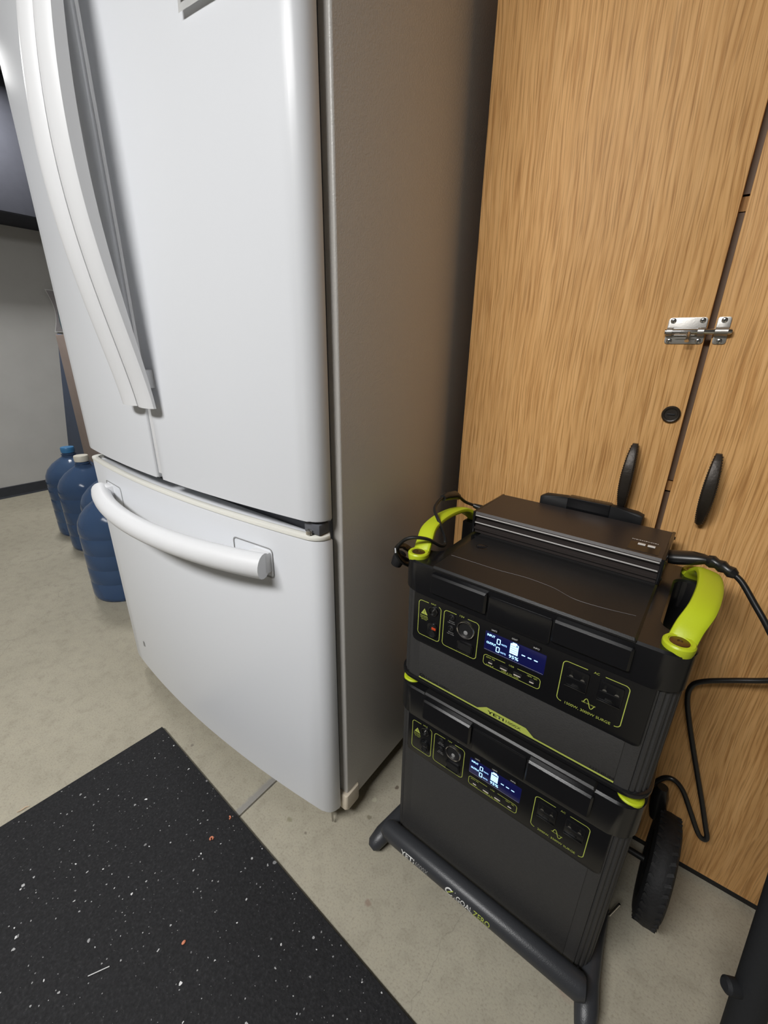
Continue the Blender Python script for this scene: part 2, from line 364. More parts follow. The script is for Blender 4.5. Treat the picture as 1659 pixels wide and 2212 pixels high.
for i, (x, y, sx, sy, w) in enumerate(LAMPS):
    t = thing('ceiling_light', ['fluorescent ceiling fixture above the space before the refrigerator', 'fluorescent ceiling fixture beside the left wall'][i], 'ceiling light', (x, y, ZC), group='ceiling lights')
    put('housing', prism(nb(), rrect(-sx/2-.03, sx/2+.03, -sy/2-.03, sy/2+.03, .01), -.06, 0, 'z', bev0=.01), 'lampbody', t)
    put('diffuser', B(-sx/2, sx/2, -sy/2, sy/2, -.066, -.0605, bev=.002), 'lampglow', t)
    ld = bpy.data.lights.new('lamp', 'AREA'); ld.shape = 'RECTANGLE'; ld.size = sx; ld.size_y = sy; ld.energy = w; ld.color = LAMP_COLOR
    lo = bpy.data.objects.new('lamp', ld); col.objects.link(lo); lo.parent = t; lo.location = (0, 0, -.075)

# cupboard added high on the left wall to darken and shade it, its underside above the notice
t = thing('wall_cupboard', 'dark grey-purple cupboard hung high on the left wall', 'cupboard', (XL, 0, 1.72))
put('carcass', B(0, .36, -.7, .95, 0, .66, bev=.004), 'shelfgrey', t)
for k in range(2): put('door', B(.361, .378, -.695+.82*k, .118+.825*k, .004, .656, bev=.003), 'shelfgrey', t)

# ------------------------------------------------------------------ refrigerator
FW = .915
fr = thing('refrigerator', 'tall white refrigerator with curved double doors and freezer drawer', 'refrigerator')
def yfront(x): return -(.047+.031*(1-((x+FW/2)/(FW/2))**2))
def slab_profile(xa, xb, ra, rb, yback=-.019):
    """plan of a curved door between xa and xb with corner radii"""
    pts = []
    def corner(x, r, left):
        yf = yfront(x+(r if left else -r)); out = []
        for k in range(9):
            a = k/8*PI/2
            if left: out.append((x+r-r*math.cos(a), yf+r-r*math.sin(a)))
            else: out.append((x-r+r*math.sin(a), yf+r-r*math.cos(a)))
        return out
    pts.append((xa, yback)); pts += corner(xa, ra, True)
    n = 22
    for k in range(1, n): x = xa+ra+(xb-rb-xa-ra)*k/n; pts.append((x, yfront(x)))
    pts += corner(xb, rb, False); pts.append((xb, yback))
    return pts
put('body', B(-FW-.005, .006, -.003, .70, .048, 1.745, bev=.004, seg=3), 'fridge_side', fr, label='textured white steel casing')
put('door_gasket', B(-FW+.014, -.014, -.0185, -.002, .072, 1.735, bev=.002), 'gasket', fr, label='dark rubber door seal')
put('mullion_strip', B(-.4676, -.4484, -.0740, -.025, .772, 1.72, bev=.002), 'fridge_plastic', fr, label='pale strip between the two doors')
DZ0, DZ1 = .762, 1.75
door_l = put('door', prism(nb(), slab_profile(-FW, -.4680, .026, .004), DZ0, DZ1, 'z', .005, .005), 'fridge', fr)
door_r = put('door', prism(nb(), slab_profile(-.4480, -.001, .004, .028), DZ0, DZ1, 'z', .005, .005), 'fridge', fr)
drawer = put('freezer_drawer', prism(nb(), slab_profile(-FW, -.001, .026, .028), .052, .728, 'z', .006, .003), 'fridge', fr)
# cream cap along the drawer's top edge
def offset(pts, d):
    out = []; n = len(pts)
    for i in range(n):
        a, b = Vector(pts[i-1]), Vector(pts[(i+1) % n]); t = (b-a).normalized(); out.append((pts[i][0]-t.y*d, pts[i][1]+t.x*d))
    return out
cap = [(x, y-.0012) for x, y in slab_profile(-FW, -.001, .026, .028)[1:-1]]; cap += [(x*.972-.0128, y+.0125) for x, y in cap[::-1]]
put('drawer_cap', prism(nb(), cap, .7285, .7365, 'z', .0015, .003), 'trim_cream', drawer, label='cream trim along the top of the drawer')
# bowed vertical door handles
def door_handle(xa, xb, parent):
    bm = nb(); rings = []; z0, z1 = .918, 1.735; n = 36
    for i in range(n+1):
        t = i/n; z = z0+(z1-z0)*t; s = max(math.sin(PI*t), 0)**1.25
        yf = -.101-.055*s; th = .011+.014*s; x0, x1 = xa, xb
        # wide flat blade at the ends, rounder grip in the middle
        sec = [(x0, yf+th), (x0-.0*s, yf+.006), (x0+.006, yf+.0012), (x0+.018, yf-.0012), ((x0+x1)/2, yf-.0022), (x1-.018, yf-.0012), (x1-.006, yf+.0012), (x1, yf+.006), (x1, yf+th), ((x0+x1)/2, yf+th+.003*s)]
        rings.append([bm.verts.new((x, y, z)) for x, y in sec])
    m = len(rings[0])
    for i in range(n):
        for k in range(m): bm.faces.new((rings[i][k], rings[i][(k+1) % m], rings[i+1][(k+1) % m], rings[i+1][k]))
    bm.faces.new(rings[0][::-1]); bm.faces.new(rings[-1])
    h = put('handle', bm, 'fridge_plastic', parent)
    return h
for (xa, xb, d) in ((-.5195, -.4620, door_l), (-.4525, -.395, door_r)):
    h = door_handle(xa, xb, d)
    for z in (.955, 1.63): put('handle_mount', B(xa+.014, xb-.014, -.1, -.070, z, z+.035, bev=.003), 'fridge_plastic', d)
# bowed drawer handle
bm = nb(); pth = []; rad = []
xa, xb = -.800, -.116; n = 40
for i in range(n+1):
    t = i/n; x = xa+(xb-xa)*t; s = 1-(2*t-1)**2; e = 1-abs(2*t-1)**7
    pth.append((x, -.080-.056*s-.003*e, .661+.002*s)); rad.append(.0245-.0010*s)
tube(bm, pth, rad, 18, sx=.92, upv=(0, -1, 0))
put('handle', bm, 'fridge_plastic', drawer)
for (x0, x1) in ((-.160, -.118), (-.798, -.756)):
    yb = yfront((x0+x1)/2)
    put('handle_mount', B(x0, x1, -.082, yb+.004, .640, .682, bev=.004), 'fridge_plastic', drawer)
for (x0, x1) in ((-.218, -.114), (-.802, -.698)):
    out = [(x0+.0, .702), (x1-.0, .702), (x1, .640)] if x1 > -.4 else [(x1, .702), (x0, .702), (x0, .640)]
    bm = nb()
    xs = rrect(x0, x1, .628, .6885, .008, 4)
    pts = [(a, b) for a, b in xs]; L = []; R = []
    for i, (a, b) in enumerate(pts):
        p0, p1 = Vector(pts[i-1]), Vector(pts[(i+1) % len(pts)]); d = (p1-p0).normalized(); nn = Vector((-d.y, d.x))*.0013
        L.append(bm.verts.new((a+nn.x, yfront(a)-.0012, b+nn.y))); R.append(bm.verts.new((a-nn.x, yfront(a)-.0012, b-nn.y)))
    for i in range(len(pts)): j = (i+1) % len(pts); bm.faces.new((L[i], R[i], R[j], L[j]))
    put('mount_outline', bm, 'greyprint', drawer)
put('scuff_chip', prism(nb(), rrect(-.797, -.787, .142, .160, .002), yfront(-.792)-.0012, yfront(-.792)+.003, 'y'), 'greyprint', drawer, label='small grey chip near the lower left of the drawer')
# foot cover, hinges, roller pin
put('foot_cover', prism(nb(), rrect(-.030, .012, -.012, .034, .006), .040, .084, 'z', .003, .003), 'cream', fr, label='yellowed plastic foot cover')
put('hinge_pin', tube(nb(), [(-.018, -.030, .055), (-.016, -.032, .03), (-.014, -.033, .010)], .0022, 8), 'steel', fr)
put('middle_hinge', B(-.044, -.008, -.043, -.019, .7385, .7575, bev=.002), 'gasket', fr)
put('hinge_screw', lathe(nb(), [(.004, .737), (.006, .739), (.006, .745), (.002, .7475)], 10, (-.028, -.047, 0)), 'chrome', fr)
put('toe_grille', B(-FW+.03, -.04, .03, .05, .012, .05, bev=.003), 'gasket', fr)
for (x, y) in ((-.05, .62), (-.86, .62), (-.05, .09), (-.86, .09)): put('roller', lathe(nb(), [(.020, -.012), (.024, -.009), (.024, .009), (.020, .012)], 16, (x, y, .0242), 'x'), 'gasket', fr)

# paper stuck on the right door, only its corner in view
t = thing('paper_note', 'printed paper sheet stuck high on the right refrigerator door', 'paper')
c0 = Vector((-.192, 0, 1.4325)); ex = Vector((1, 0, .02)); ez = Vector((-.02, 0, 1))
bm = nb(); V = []
for j in range(6):
    row = []
    for i in range(8):
        p = c0+ex*(i/7*.12)+ez*(j/5*.16); row.append(bm.verts.new((p.x, yfront(p.x)-.0015-.005*(1-j/5)**3, p.z)))
    V.append(row)
for j in range(5):
    for i in range(7): bm.faces.new((V[j][i], V[j][i+1], V[j+1][i+1], V[j+1][i]))
bmesh.ops.solidify(bm, geom=bm.faces[:], thickness=.0006)
put('sheet', bm, 'paper', t)
bm = nb()
for k in range(3):
    p = c0+ex*.006+ez*(.010+.009*k); q = p+ex*(.09-.012*k)
    vs_ = [bm.verts.new((v.x, yfront(v.x)-.0085, v.z)) for v in (p, q, q+ez*.0035, p+ez*.0035)]; bm.faces.new(vs_)
put('print_line', bm, 'greyprint', t)

# ------------------------------------------------------------------ storage cabinet
CX, CY, CW, CH = .045, .353, .80, 1.86
cb = thing('storage_cabinet', 'tall oak-laminate storage cabinet with two doors and slide bolt', 'cabinet', (CX, CY, 0))
gx = .3975          # centre of the gap between the doors
put('side_panel', B(.001, .017, .020, .46, .0, CH, bev=.001), 'wood', cb)
put('side_panel', B(CW-.017, CW-.001, .020, .46, .0, CH, bev=.001), 'wood', cb)
put('back_panel', B(.017, CW-.017, .452, .458, .03, CH-.017), 'interior', cb)
put('top_panel', B(.017, CW-.017, .020, .45, CH-.017, CH), 'wood', cb)
put('plinth', B(.004, CW-.004, .0035, .0185, 0, .0145), 'black', cb)  # black and nearly flush, to paint the shade under the doors
for z in (.05, .44, .808, 1.225, 1.55): put('shelf', B(.018, CW-.018, .022, .448, z, z+.018), 'wood', cb)
for za, zb in ((.03, .806), (.828, 1.223), (1.245, 1.548), (1.57, CH-.02)): put('astragal', B(gx-.012, gx+.012, .0185, .0215, za, zb), 'astragal', cb)  # brown strips added behind the gap to paint the dim interior tone
dl = put('door', B(0, gx-.0042, 0, .018, .0165, CH-.002, bev=.0012), 'wood', cb)
dr = put('door', B(gx+.0042, CW, 0, .018, .0165, CH-.002, bev=.0012), 'wood', cb)
for (d, x) in ((dl, .335), (dr, .4525)):
    # cast pull: a lens-shaped bow with a beaded rim on two posts
    bm = nb(); rings = []; z0, z1 = .768, .888; n = 24
    for i in range(n+1):
        t = i/n; z = z0+(z1-z0)*t; s = math.sin(PI*t); w = .0042+.0052*s**.7; yo = -.010-.022*s**.8
        sec = [(-w, .004), (-w, -.001), (-w*.72, -.0035), (0, -.0045), (w*.72, -.0035), (w, -.001), (w, .004), (0, .005)]
        rings.append([bm.verts.new((x+a, yo+b, z)) for a, b in sec])
    for i in range(n):
        for k in range(8): bm.faces.new((rings[i][k], rings[i][(k+1) % 8], rings[i+1][(k+1) % 8], rings[i+1][k]))
    bm.faces.new(rings[0][::-1]); bm.faces.new(rings[-1])
    for z in (.776, .880): box(bm, x-.0045, x+.0045, -.012, 0, z-.006, z+.006, .002)
    put('pull_handle', bm, 'antique', d, label='dark cast-metal bow pull')
    bm = nb()
    for i in range(1, 30):
        t = i/30; z = z0+(z1-z0)*t; s = math.sin(PI*t); w = .0042+.0052*s**.7; yo = -.010-.022*s**.8
        for sg in (-1, 1): bmesh.ops.create_icosphere(bm, subdivisions=1, radius=.0013, matrix=Matrix.Translation((x+sg*w*.95, yo-.0012, z)))
    tag(put('bead_rim', bm, 'antique', d), kind='stuff')
# cam lock
lk = nb(); lathe(lk, [(.0135, 0), (.0135, -.003), (.0115, -.0052), (.0095, -.0045), (.009, -.0032), (.003, -.003)], 24, (.375, 0, .941), 'y')
put('cam_lock', lk, 'antique', dl, label='dark round cam lock')
put('lock_slot', B(.3695, .3805, -.0042, -.003, .9398, .9424, bev=.0004), 'black', dl)
# slide bolt (on the left door) and its keeper (on the right)
zb0, zb1 = 1.049, 1.087; zc = 1.0665
put('bolt_plate', prism(nb(), rrect(.341, .392, zb0, zb1, .0045, 4), -.0016, 0, 'y', bev0=.0004), 'steel', dl)
put('keeper_plate', prism(nb(), rrect(.4035, .4205, zb0, zb1, .0035, 4), -.0016, 0, 'y', bev0=.0004), 'steel', dr)
def arch(x0, x1, parent, name):
    bm = nb(); pts = []
    for k in range(9): a = PI*k/8; pts.append((-.0012-.0098*math.sin(a), zc+.0068*math.cos(a)))
    inner = [(-.0012-.0083*math.sin(PI*k/8), zc+.0054*math.cos(PI*k/8)) for k in range(8, -1, -1)]
    prism(bm, pts+inner, x0, x1, 'x'); return put(name, bm, 'steel', parent)
arch(.342, .3495, dl, 'bolt_guide'); arch(.3825, .3905, dl, 'bolt_guide'); arch(.404, .420, dr, 'keeper_arch')
put('bolt_rod', tube(nb(), [(.339, -.0062, zc), (.340, -.0062, zc), (.423, -.0062, zc), (.425, -.0062, zc)], [.0030, .0042, .0042, .0030], 14), 'chrome', dl)
put('bolt_knob', tube(nb(), [(.372, -.0062, zc), (.372, -.012, zc-.004), (.372, -.0165, zc-.0105), (.372, -.0185, zc-.0135)], [.0026, .0026, .0026, .0032], 10), 'chrome', dl)
put('bolt_slot_lip', B(.353, .380, -.0108, -.0098, zc-.0056, zc-.0044, bev=.0003), 'steel', dl)
for (d, xs) in ((dl, (.3475, .3855)), (dr, (.412,))):
    for x in xs:
        for z in (1.0535, 1.0825):
            s = put('screw', lathe(nb(), [(.0039, -.0014), (.0039, -.0021), (.0024, -.0030), (.0005, -.0032)], 14, (x, 0, z), 'y'), 'chrome', d)
            bm = nb(); box(bm, x-.0019, x+.0019, -.0036, -.0026, z-.0004, z+.0004); box(bm, x-.0004, x+.0004, -.0036, -.0026, z-.0019, z+.0019)
            put('screw_cross', bm, 'darksteel', d)
for z in (.25, .95, 1.6): put('hinge', B(CW-.001, CW+.004, .002, .03, z, z+.05, bev=.001), 'steel', cb)

# ------------------------------------------------------------------ black flecked mat
my = -.055
mt = put('rubber_mat', B(0, 1.30, -1.6, 0, 0, .0105, bev=.0012), 'rubber', smooth=False)
mt.location = (-.583, -.138, .0); mt.rotation_euler = (0, 0, my)
tag(mt, 'black rubber floor mat flecked with white lying before refrigerator', 'mat')

# crumbs on mat and floor
def ring_bit(x, y, z, r, a0, a1, label):
    bm = nb(); tube(bm, [(r*math.cos(a), r*math.sin(a), 0) for a in [a0+(a1-a0)*i/12 for i in range(13)]], .0017, 6)
    o = put('rubber_ring_scrap', bm, 'coral'); o.location = (x, y, z+.0017); return tag(o, label, 'scrap', 'coral scraps on the mat')
ring_bit(-.201, -.225, .0105, .0032, 0, 5.2, 'coral C-shaped rubber ring scrap lying on the mat')
ring_bit(-.209, -.175, .0105, .0034, -.5, 2.3, 'coral curved rubber sliver near the mat edge by the floor joint')
bm = nb(); bmesh.ops.create_icosphere(bm, subdivisions=2, radius=.004)
for v in bm.verts: v.co.z *= .4; v.co.x *= .75
o = put('rubber_crumb', bm, 'coral'); o.location = (-.082, -.358, .0121); tag(o, 'solid coral rubber crumb on the mat nearest the white stick', 'scrap', 'coral scraps on the mat')
o = put('white_stick', tube(nb(), [(-.171, -.482, .0119), (-.163, -.468, .0119), (-.155, -.454, .0119)], .0008, 8), 'bone'); tag(o, 'thin white plastic stick lying on the black mat', 'stick')
o = put('wood_splinter', tube(nb(), [(-.622, -.466, .0022), (-.619, -.457, .0026), (-.620, -.449, .0022), (-.616, -.443, .002)], [.0006, .0019, .0019, .0006], 6, sx=.6), 'wooden'); tag(o, 'pale wood splinter on concrete beside the mat', 'splinter')

# ------------------------------------------------------------------ power stations
YO, YA = Vector((.1228, .0332, .0364)), -.0256
OX0, OX1, OY0, OY1 = -.011, .398, 0.0, .262
def ribbed_outline(d=.0022):
    """plan of the ribbed casing: flat front and back, grooves round the corners"""
    out = []; r = .032
    base = rrect(OX0, OX1, OY0, OY1, r, 28)
    # densify the sides
    pts = []
    n = len(base)
    for i in range(n):
        a, b = Vector(base[i]), Vector(base[(i+1) % n]); L = (b-a).length
        k = max(1, int(L/.0018)) if (abs(a.x-b.x) < 1e-6) else 1
        for j in range(k): pts.append(a.lerp(b, j/k))
    acc = 0; n = len(pts)
    for i in range(n):
        a, b = pts[i-1], pts[(i+1) % n]; t = (b-a).normalized(); nn = Vector((-t.y, t.x))
        acc += (pts[i]-pts[i-1]).length if i else 0
        x, y = pts[i]
        flat = .014 < x < .375 or .085 < y < .178
        g = 0 if flat else (d if math.sin(acc*2*PI/.0088) > .25 else 0)
        out.append((x+nn.x*g, y+nn.y*g))
    return out
RIB = ribbed_outline()
def notched(x0, x1, y0, y1, r, nx, ya, yb, nr=.016):
    """shell plan with a hand hole cut into each side"""
    q = rrect(x0, x1, y0, y1, r, 8); k = 9
    tr, tl, bl, br = q[0:k], q[k:2*k], q[2*k:3*k], q[3*k:4*k]
    def notch(x, inner, y_from, y_to):
        s = 1 if y_to > y_from else -1; sg = 1 if inner > x else -1; out = [(x, y_from)]
        out += [(inner-sg*nr+sg*nr*math.sin(a), y_from+s*(nr-nr*math.cos(a))) for a in [PI/2*i/5 for i in range(6)]]
        out += [(inner-sg*nr+sg*nr*math.cos(a), y_to-s*(nr-nr*math.sin(a))) for a in [PI/2*i/5 for i in range(6)]]
        return out+[(x, y_to)]
    return tr+tl+notch(x0, nx, yb, ya)+bl+br+notch(x1, x0+x1-nx, ya, yb)
def rr_line(x0, x1, z0, z1, r, gaps=()):
    """rounded rectangle outline broken open at gaps (list of ((x,z), radius))"""
    pts = rrect(x0, x1, z0, z1, r, 6); n = len(pts); dense = []
    for i in range(n):
        a, b = Vector(pts[i]), Vector(pts[(i+1) % n]); k = max(1, int((b-a).length/.0008))
        for j in range(k): dense.append(a.lerp(b, j/k))
    keep = [all(not (gx0 <= p.x <= gx1 and gz0 <= p.y <= gz1) for gx0, gx1, gz0, gz1 in gaps) for p in dense]
    runs = []; cur = []
    s = next((i for i in range(len(dense)) if not keep[i]), 0)
    for i in range(len(dense)+1):
        j = (s+i) % len(dense)
        if keep[j] and i < len(dense): cur.append(dense[j])
        elif cur: runs.append(cur); cur = []
    return runs

def sockets(root, zt, big, watt):
    """everything on the black control panel; zt = height of the frames' top line; frames are .069 high"""
    e = -.0024; u = zt-.604           # measured on the upper station
    h0 = .536+u
    pn = root
    fr_ = nb()
    for r_ in rr_line(.0265, .0695, h0, zt, .006, [(.046, .0645, zt-.003, zt+.01)]): ribbon(fr_, r_, .0011, e)
    for r_ in rr_line(.0755, .1375, h0, zt, .006, [(.098, .1175, zt-.003, zt+.01)]): ribbon(fr_, r_, .0011, e)
    for r_ in rr_line(.1505, .2395, h0+.0005, h0+.0195, .005, [(.186, .204, h0+.016, h0+.03)]): ribbon(fr_, r_, .0009, e)
    for r_ in rr_line(.2645, .3465, h0, zt, .006, [(.2955, .3165, zt-.003, zt+.01), (.272, .3395, h0-.01, h0+.003)]): ribbon(fr_, r_, .0011, e)
    put('frame_lines', fr_, 'limeprint', pn)
    # warning triangle
    bm = nb(); poly_y(bm, [(.0315, .5785+u), (.0445, .5785+u), (.038, .590+u)], e); put('warning_triangle', bm, 'limeprint', pn)
    bm = nb(); rect_y(bm, .0376, .0384, .5818+u, .5866+u, e-.0002); rect_y(bm, .0376, .0384, .5797+u, .5807+u, e-.0002); put('warning_mark', bm, 'blackprint', pn)
    text('lettering', 'DANGER', .0042, 'limeprint', pn, onY(.0305, .5735+u, e), fit=.0145)
    text('lettering', 'HIGH VOLTAGE', .0030, 'limeprint', pn, onY(.0305, .5705+u, e), fit=.0150)
    text('lettering', '50V MAX', .0030, 'limeprint', pn, onY(.0325, .5675+u, e), fit=.0110)
    text('lettering', 'INPUT', .0038, 'limeprint', pn, onY(.0500, .6035+u, e), fit=.0095)
    text('lettering', '12V', .0044, 'limeprint', pn, onY(.1035, .6030+u, e), fit=.0085)
    text('lettering', 'AC', .0046, 'limeprint', pn, onY(.3030, .6025+u, e), fit=.0070)
    # round input jack
    j = put('input_jack', lathe(nb(), [(.0088, -.002), (.0088, -.0045), (.0074, -.0052), (.0070, -.003), (.0010, -.003)], 24, (.0555, 0, .5925+u), 'y'), 'darksteel', pn)
    put('jack_pin', disc_y(nb(), .0555, .5925+u, -.006, -.003, .0014, 10), 'chrome', j)
    # high-power port: two rounded pockets, one with a red contact
    j = put('high_power_port', prism(nb(), rrect(.0455, .0655, .5405+u, .5695+u, .009, 6), -.0048, -.001, 'y', bev0=.0012), 'panel', pn)
    for z in (.5615, .5485): put('port_pocket', lathe(nb(), [(.0062, -.0048), (.0062, -.0056), (.0052, -.0058), (.0048, -.0050), (.0008, -.0050)], 18, (.0565, 0, z+u), 'y'), 'black', j)
    put('red_contact', B(.0560, .0640, -.0070, -.0052, .5585+u, .5628+u, bev=.0006), 'orange' if not big else 'darksteel', j)
    # two small 12 V jacks with legends
    for z in (.597, .576):
        j = put('barrel_jack', lathe(nb(), [(.0052, -.001), (.0052, -.0042), (.0042, -.0048), (.0038, -.003), (.0006, -.003)], 18, (.0905, 0, z-.001+u), 'y'), 'black', pn)
        put('jack_pin', disc_y(nb(), .0905, z-.001+u, -.0052, -.003, .0010, 8), 'chrome', j)
        text('lettering', '6mm', .0034, 'greyprint', pn, onY(.0855, z-.0105+u, e), fit=.0095)
        text('lettering', '10A MAX', .0030, 'greyprint', pn, onY(.0835, z-.0140+u, e), fit=.0130)
    # car socket with chrome ring
    j = put('car_socket', lathe(nb(), [(.0158, -.001), (.0158, -.0046), (.0148, -.0062), (.0136, -.0056), (.0132, -.0020)], 36, (.1165, 0, .584+u), 'y'), 'chrome', pn)
    put('socket_well', lathe(nb(), [(.0131, -.0026), (.0120, -.0022), (.0020, -.0022)], 28, (.1165, 0, .584+u), 'y'), 'black', j)
    put('flap_hinge', disc_y(nb(), .1165, .578+u, -.0038, -.0020, .0036, 14, bev=.0008), 'greyprint', j)
    # high-power 12 V connector
    j = put('twelve_volt_port', prism(nb(), rrect(.1030, .1320, .5410+u, .5600+u, .0045, 5), -.0046, -.001, 'y', bev0=.001), 'panel', pn)
    put('port_pocket', prism(nb(), rrect(.1060, .1290, .5440+u, .5570+u, .003, 4), -.0050, -.0044, 'y'), 'black', j)
    put('port_lip', B(.1045, .1290, -.0066, -.0044, .5415+u, .5428+u, bev=.0005), 'darksteel', j)
    # buttons over the display
    for x, s in ((.163, 'UNITS'), (.195, 'LIGHT'), (.227, 'INFO')):
        b = put('button', prism(nb(), rrect(x-.0062, x+.0062, .6022+u, .6082+u, .0024, 4), -.0044, -.001, 'y', bev0=.0008), 'panel', pn)
        text('lettering', s, .0036, 'whiteprint', b, onY(x-.0042, .6038+u, -.00465), fit=.0084)
    # display
    d = put('display', prism(nb(), rrect(.1490, .2420, .5640+u, .5985+u, .0015, 3), -.0028, -.001, 'y', bev0=.0004), 'lcd' if not big else 'lcdoff', pn, label='lit blue information display')
    y = -.0032
    text('lettering', 'INPUT', .0054, 'lcdtext', d, onY(.1525, .5915+u, y), fit=.0125, bold=.0001)
    text('lettering', 'OUTPUT', .0054, 'lcdtext', d, onY(.1525, .5775+u, y), fit=.0155, bold=.0001)
    for z in (.5838, .5695):
        bm = nb(); ribbon(bm, rrect(.1690, .1738, z+u, z+.0085+u, .0004, 1), .0012, y, closed=True); put('digit', bm, 'lcdtext', d)
        text('lettering', 'WATTS', .0040, 'lcdtext', d, onY(.1757, z+.0004+u, y), fit=.0088)
    bm = nb(); poly_y(bm, [(.1895, .5775+u), (.2020, .5775+u), (.2020, .5950+u), (.1990, .5962+u), (.1990, .5978+u), (.1925, .5978+u), (.1925, .5962+u), (.1895, .5950+u)], y)
    put('battery_icon', bm, 'lcdtext', d)
    bm = nb()
    for k in range(4): rect_y(bm, .1905, .2010, .5806+.0036*k+u, .5812+.0036*k+u, y-.0003)
    if not big: rect_y(bm, .1985, .2008, .5925+u, .5945+u, y-.0003)
    else: rect_y(bm, .1905, .2010, .5916+u, .5936+u, y-.0003)
    put('battery_bars', bm, 'lcd', d)
    text('lettering', '95%', .0082, 'lcdtext', d, onY(.1893, .5692+u, y), fit=.0148, bold=.0001)
    for k in range(3):
        put('dash', poly_y(nb(), rrect(.2075+.0092*k, .2130+.0092*k, .5822+u, .5838+u, .0006, 2), y), 'lcdtext', d)
    put('display_rule', rect_y(nb(), .1500, .2410, .5655+u, .5661+u, y+.0002), 'greyprint', d)
    # usb row
    text('lettering', '60W PD', .0038, 'limeprint', pn, onY(.1545, .5505+u, e), fit=.0145)
    text('lettering', 'IN/OUT', .0038, 'limeprint', pn, onY(.1560, .5368+u, e-.0002), fit=.0125)
    text('lettering', 'USB', .0038, 'limeprint', pn, onY(.1915, .5538+u, e), fit=.0078)
    text('lettering', 'USB-A 5V, 2.4A', .0040, 'limeprint', pn, onY(.1815, .5382+u, e-.0002), fit=.0270)
    text('lettering', '18W  QC', .0038, 'limeprint', pn, onY(.2200, .5508+u, e), fit=.0150)
    for x, w in ((.163, .0040), (.1845, .0066), (.206, .0066), (.228, .0040)):
        j = put('usb_port', prism(nb(), rrect(x-w, x+w, .5424+u, .5484+u, .0012 if w > .005 else .0028, 4), -.0036, -.001, 'y', bev0=.0005), 'black', pn)
        put('contact_tongue', B(x-w*.8, x+w*.8, -.0046, -.0034, .5434+u, .5448+u, bev=.0003), 'usb', j)
    # mains outlets
    for x in (.285, .327):
        j = put('mains_outlet', prism(nb(), rrect(x-.0145, x+.0145, .567+u, .598+u, .002, 3), -.0046, -.001, 'y', bev0=.001), 'panel', pn)
        put('outlet_lip', B(x-.0140, x+.0140, -.0062, -.0044, .5672+u, .5684+u, bev=.0005), 'darksteel', j)
        put('outlet_rib', B(x-.0125, x+.0125, -.0058, -.0044, .5828+u, .5834+u, bev=.0002), 'black', j)
        for dx in (-.0072, .0075):
            put('blade_slot', B(x+dx-.0014, x+dx+.0014, -.0050, -.0043, .5850+u, .5930+u), 'blackprint', j)
            put('blade_contact', poly_y(nb(), [(x+dx+.0027*math.cos(a), .5846+u+.0030*math.sin(a)) for a in [PI*i/8 for i in range(9)]], -.0053), 'steel', j)
        put('ground_slot', prism(nb(), [(x+.0036*math.cos(a), .5745+u+.0036*math.sin(a)) for a in [PI+PI*i/8 for i in range(9)]], -.0050, -.0043, 'y'), 'blackprint', j)
        put('ground_lip', B(x-.0050, x+.0050, -.0060, -.0044, .5722+u, .5730+u, bev=.0003), 'darksteel', j)
    # sine wave mark and rating
    bm = nb(); ribbon(bm, [(.2985+.014*i/20, .5515+u+.0068*math.sin(2*PI*i/20)) for i in range(21)], .0010, e)
    put('sine_mark', bm, 'limeprint', pn)
    text('lettering', 'PURE SINE WAVE', .0030, 'limeprint', pn, onY(.2965, .5505+u, e-.0002), fit=.0175)
    text('lettering', watt, .0060, 'limeprint', pn, onY(.2762, .5345+u, e), fit=.0590)

def lime_handle(root, z, rise, inset):
    """a bowed carrying handle over each side hole, held by a screwed pad at each end"""
    for sg in (-1, 1):
        X = lambda d: .1935+sg*d
        pth = spline([(X(.1885), .030, z+.0005), (X(.1925-inset), .046, z+.004+rise*.40), (X(.2005-inset), .075, z+.006+rise*.85), (X(.204-inset), .131, z+.006+rise), (X(.2005-inset), .187, z+.006+rise*.85), (X(.1925-inset), .216, z+.004+rise*.40), (X(.1885), .232, z+.0005)], 8)
        bm = nb(); n = len(pth); rings = []
        for i, p in enumerate(pth):
            t = i/(n-1); w = .0154; th = .0058
            d = (pth[min(i+1, n-1)]-pth[max(i-1, 0)]).normalized(); u = Vector((1, 0, 0))-d*d.x; u.normalize(); v = d.cross(u)
            # handle face leans outwards
            uu = (u*.97+Vector((0, 0, 1))*(-.20*sg)*math.sin(PI*t)).normalized(); vv = d.cross(uu)
            ring = []
            for k in range(16):
                a = 2*PI*k/16; ca, sa = math.cos(a), math.sin(a)
                ring.append(bm.verts.new(p+uu*(w*math.copysign(abs(ca)**.6, ca))+vv*(th*math.copysign(abs(sa)**.75, sa))))
            rings.append(ring)
        for i in range(n-1):
            for k in range(16): bm.faces.new((rings[i][k], rings[i][(k+1) % 16], rings[i+1][(k+1) % 16], rings[i+1][k]))
        bm.faces.new(rings[0][::-1]); bm.faces.new(rings[-1])
        h = put('carry_handle', bm, 'lime', root, label='lime plastic carrying handle')
        for y in ((.0185, .2435) if rise else (.0222, .2398)):
            bm = nb(); lathe(bm, [(.0165, z-.004), (.0178, z+.003), (.0176, z+.0070), (.0160, z+.0090), (.0122, z+.0090), (.0114, z+.0076), (.003, z+.0074)], 28, (X(.1865), y, 0)); put('handle_pad', bm, 'lime', h)
            bm = nb(); lathe(bm, [(.0108, z+.005), (.0108, z+.0082), (.0092, z+.0092), (.0030, z+.0092), (.0026, z+.0080), (.0005, z+.0080)], 24, (X(.1865), y, 0)); put('handle_screw', bm, 'bronze' if rise else 'lime', h)

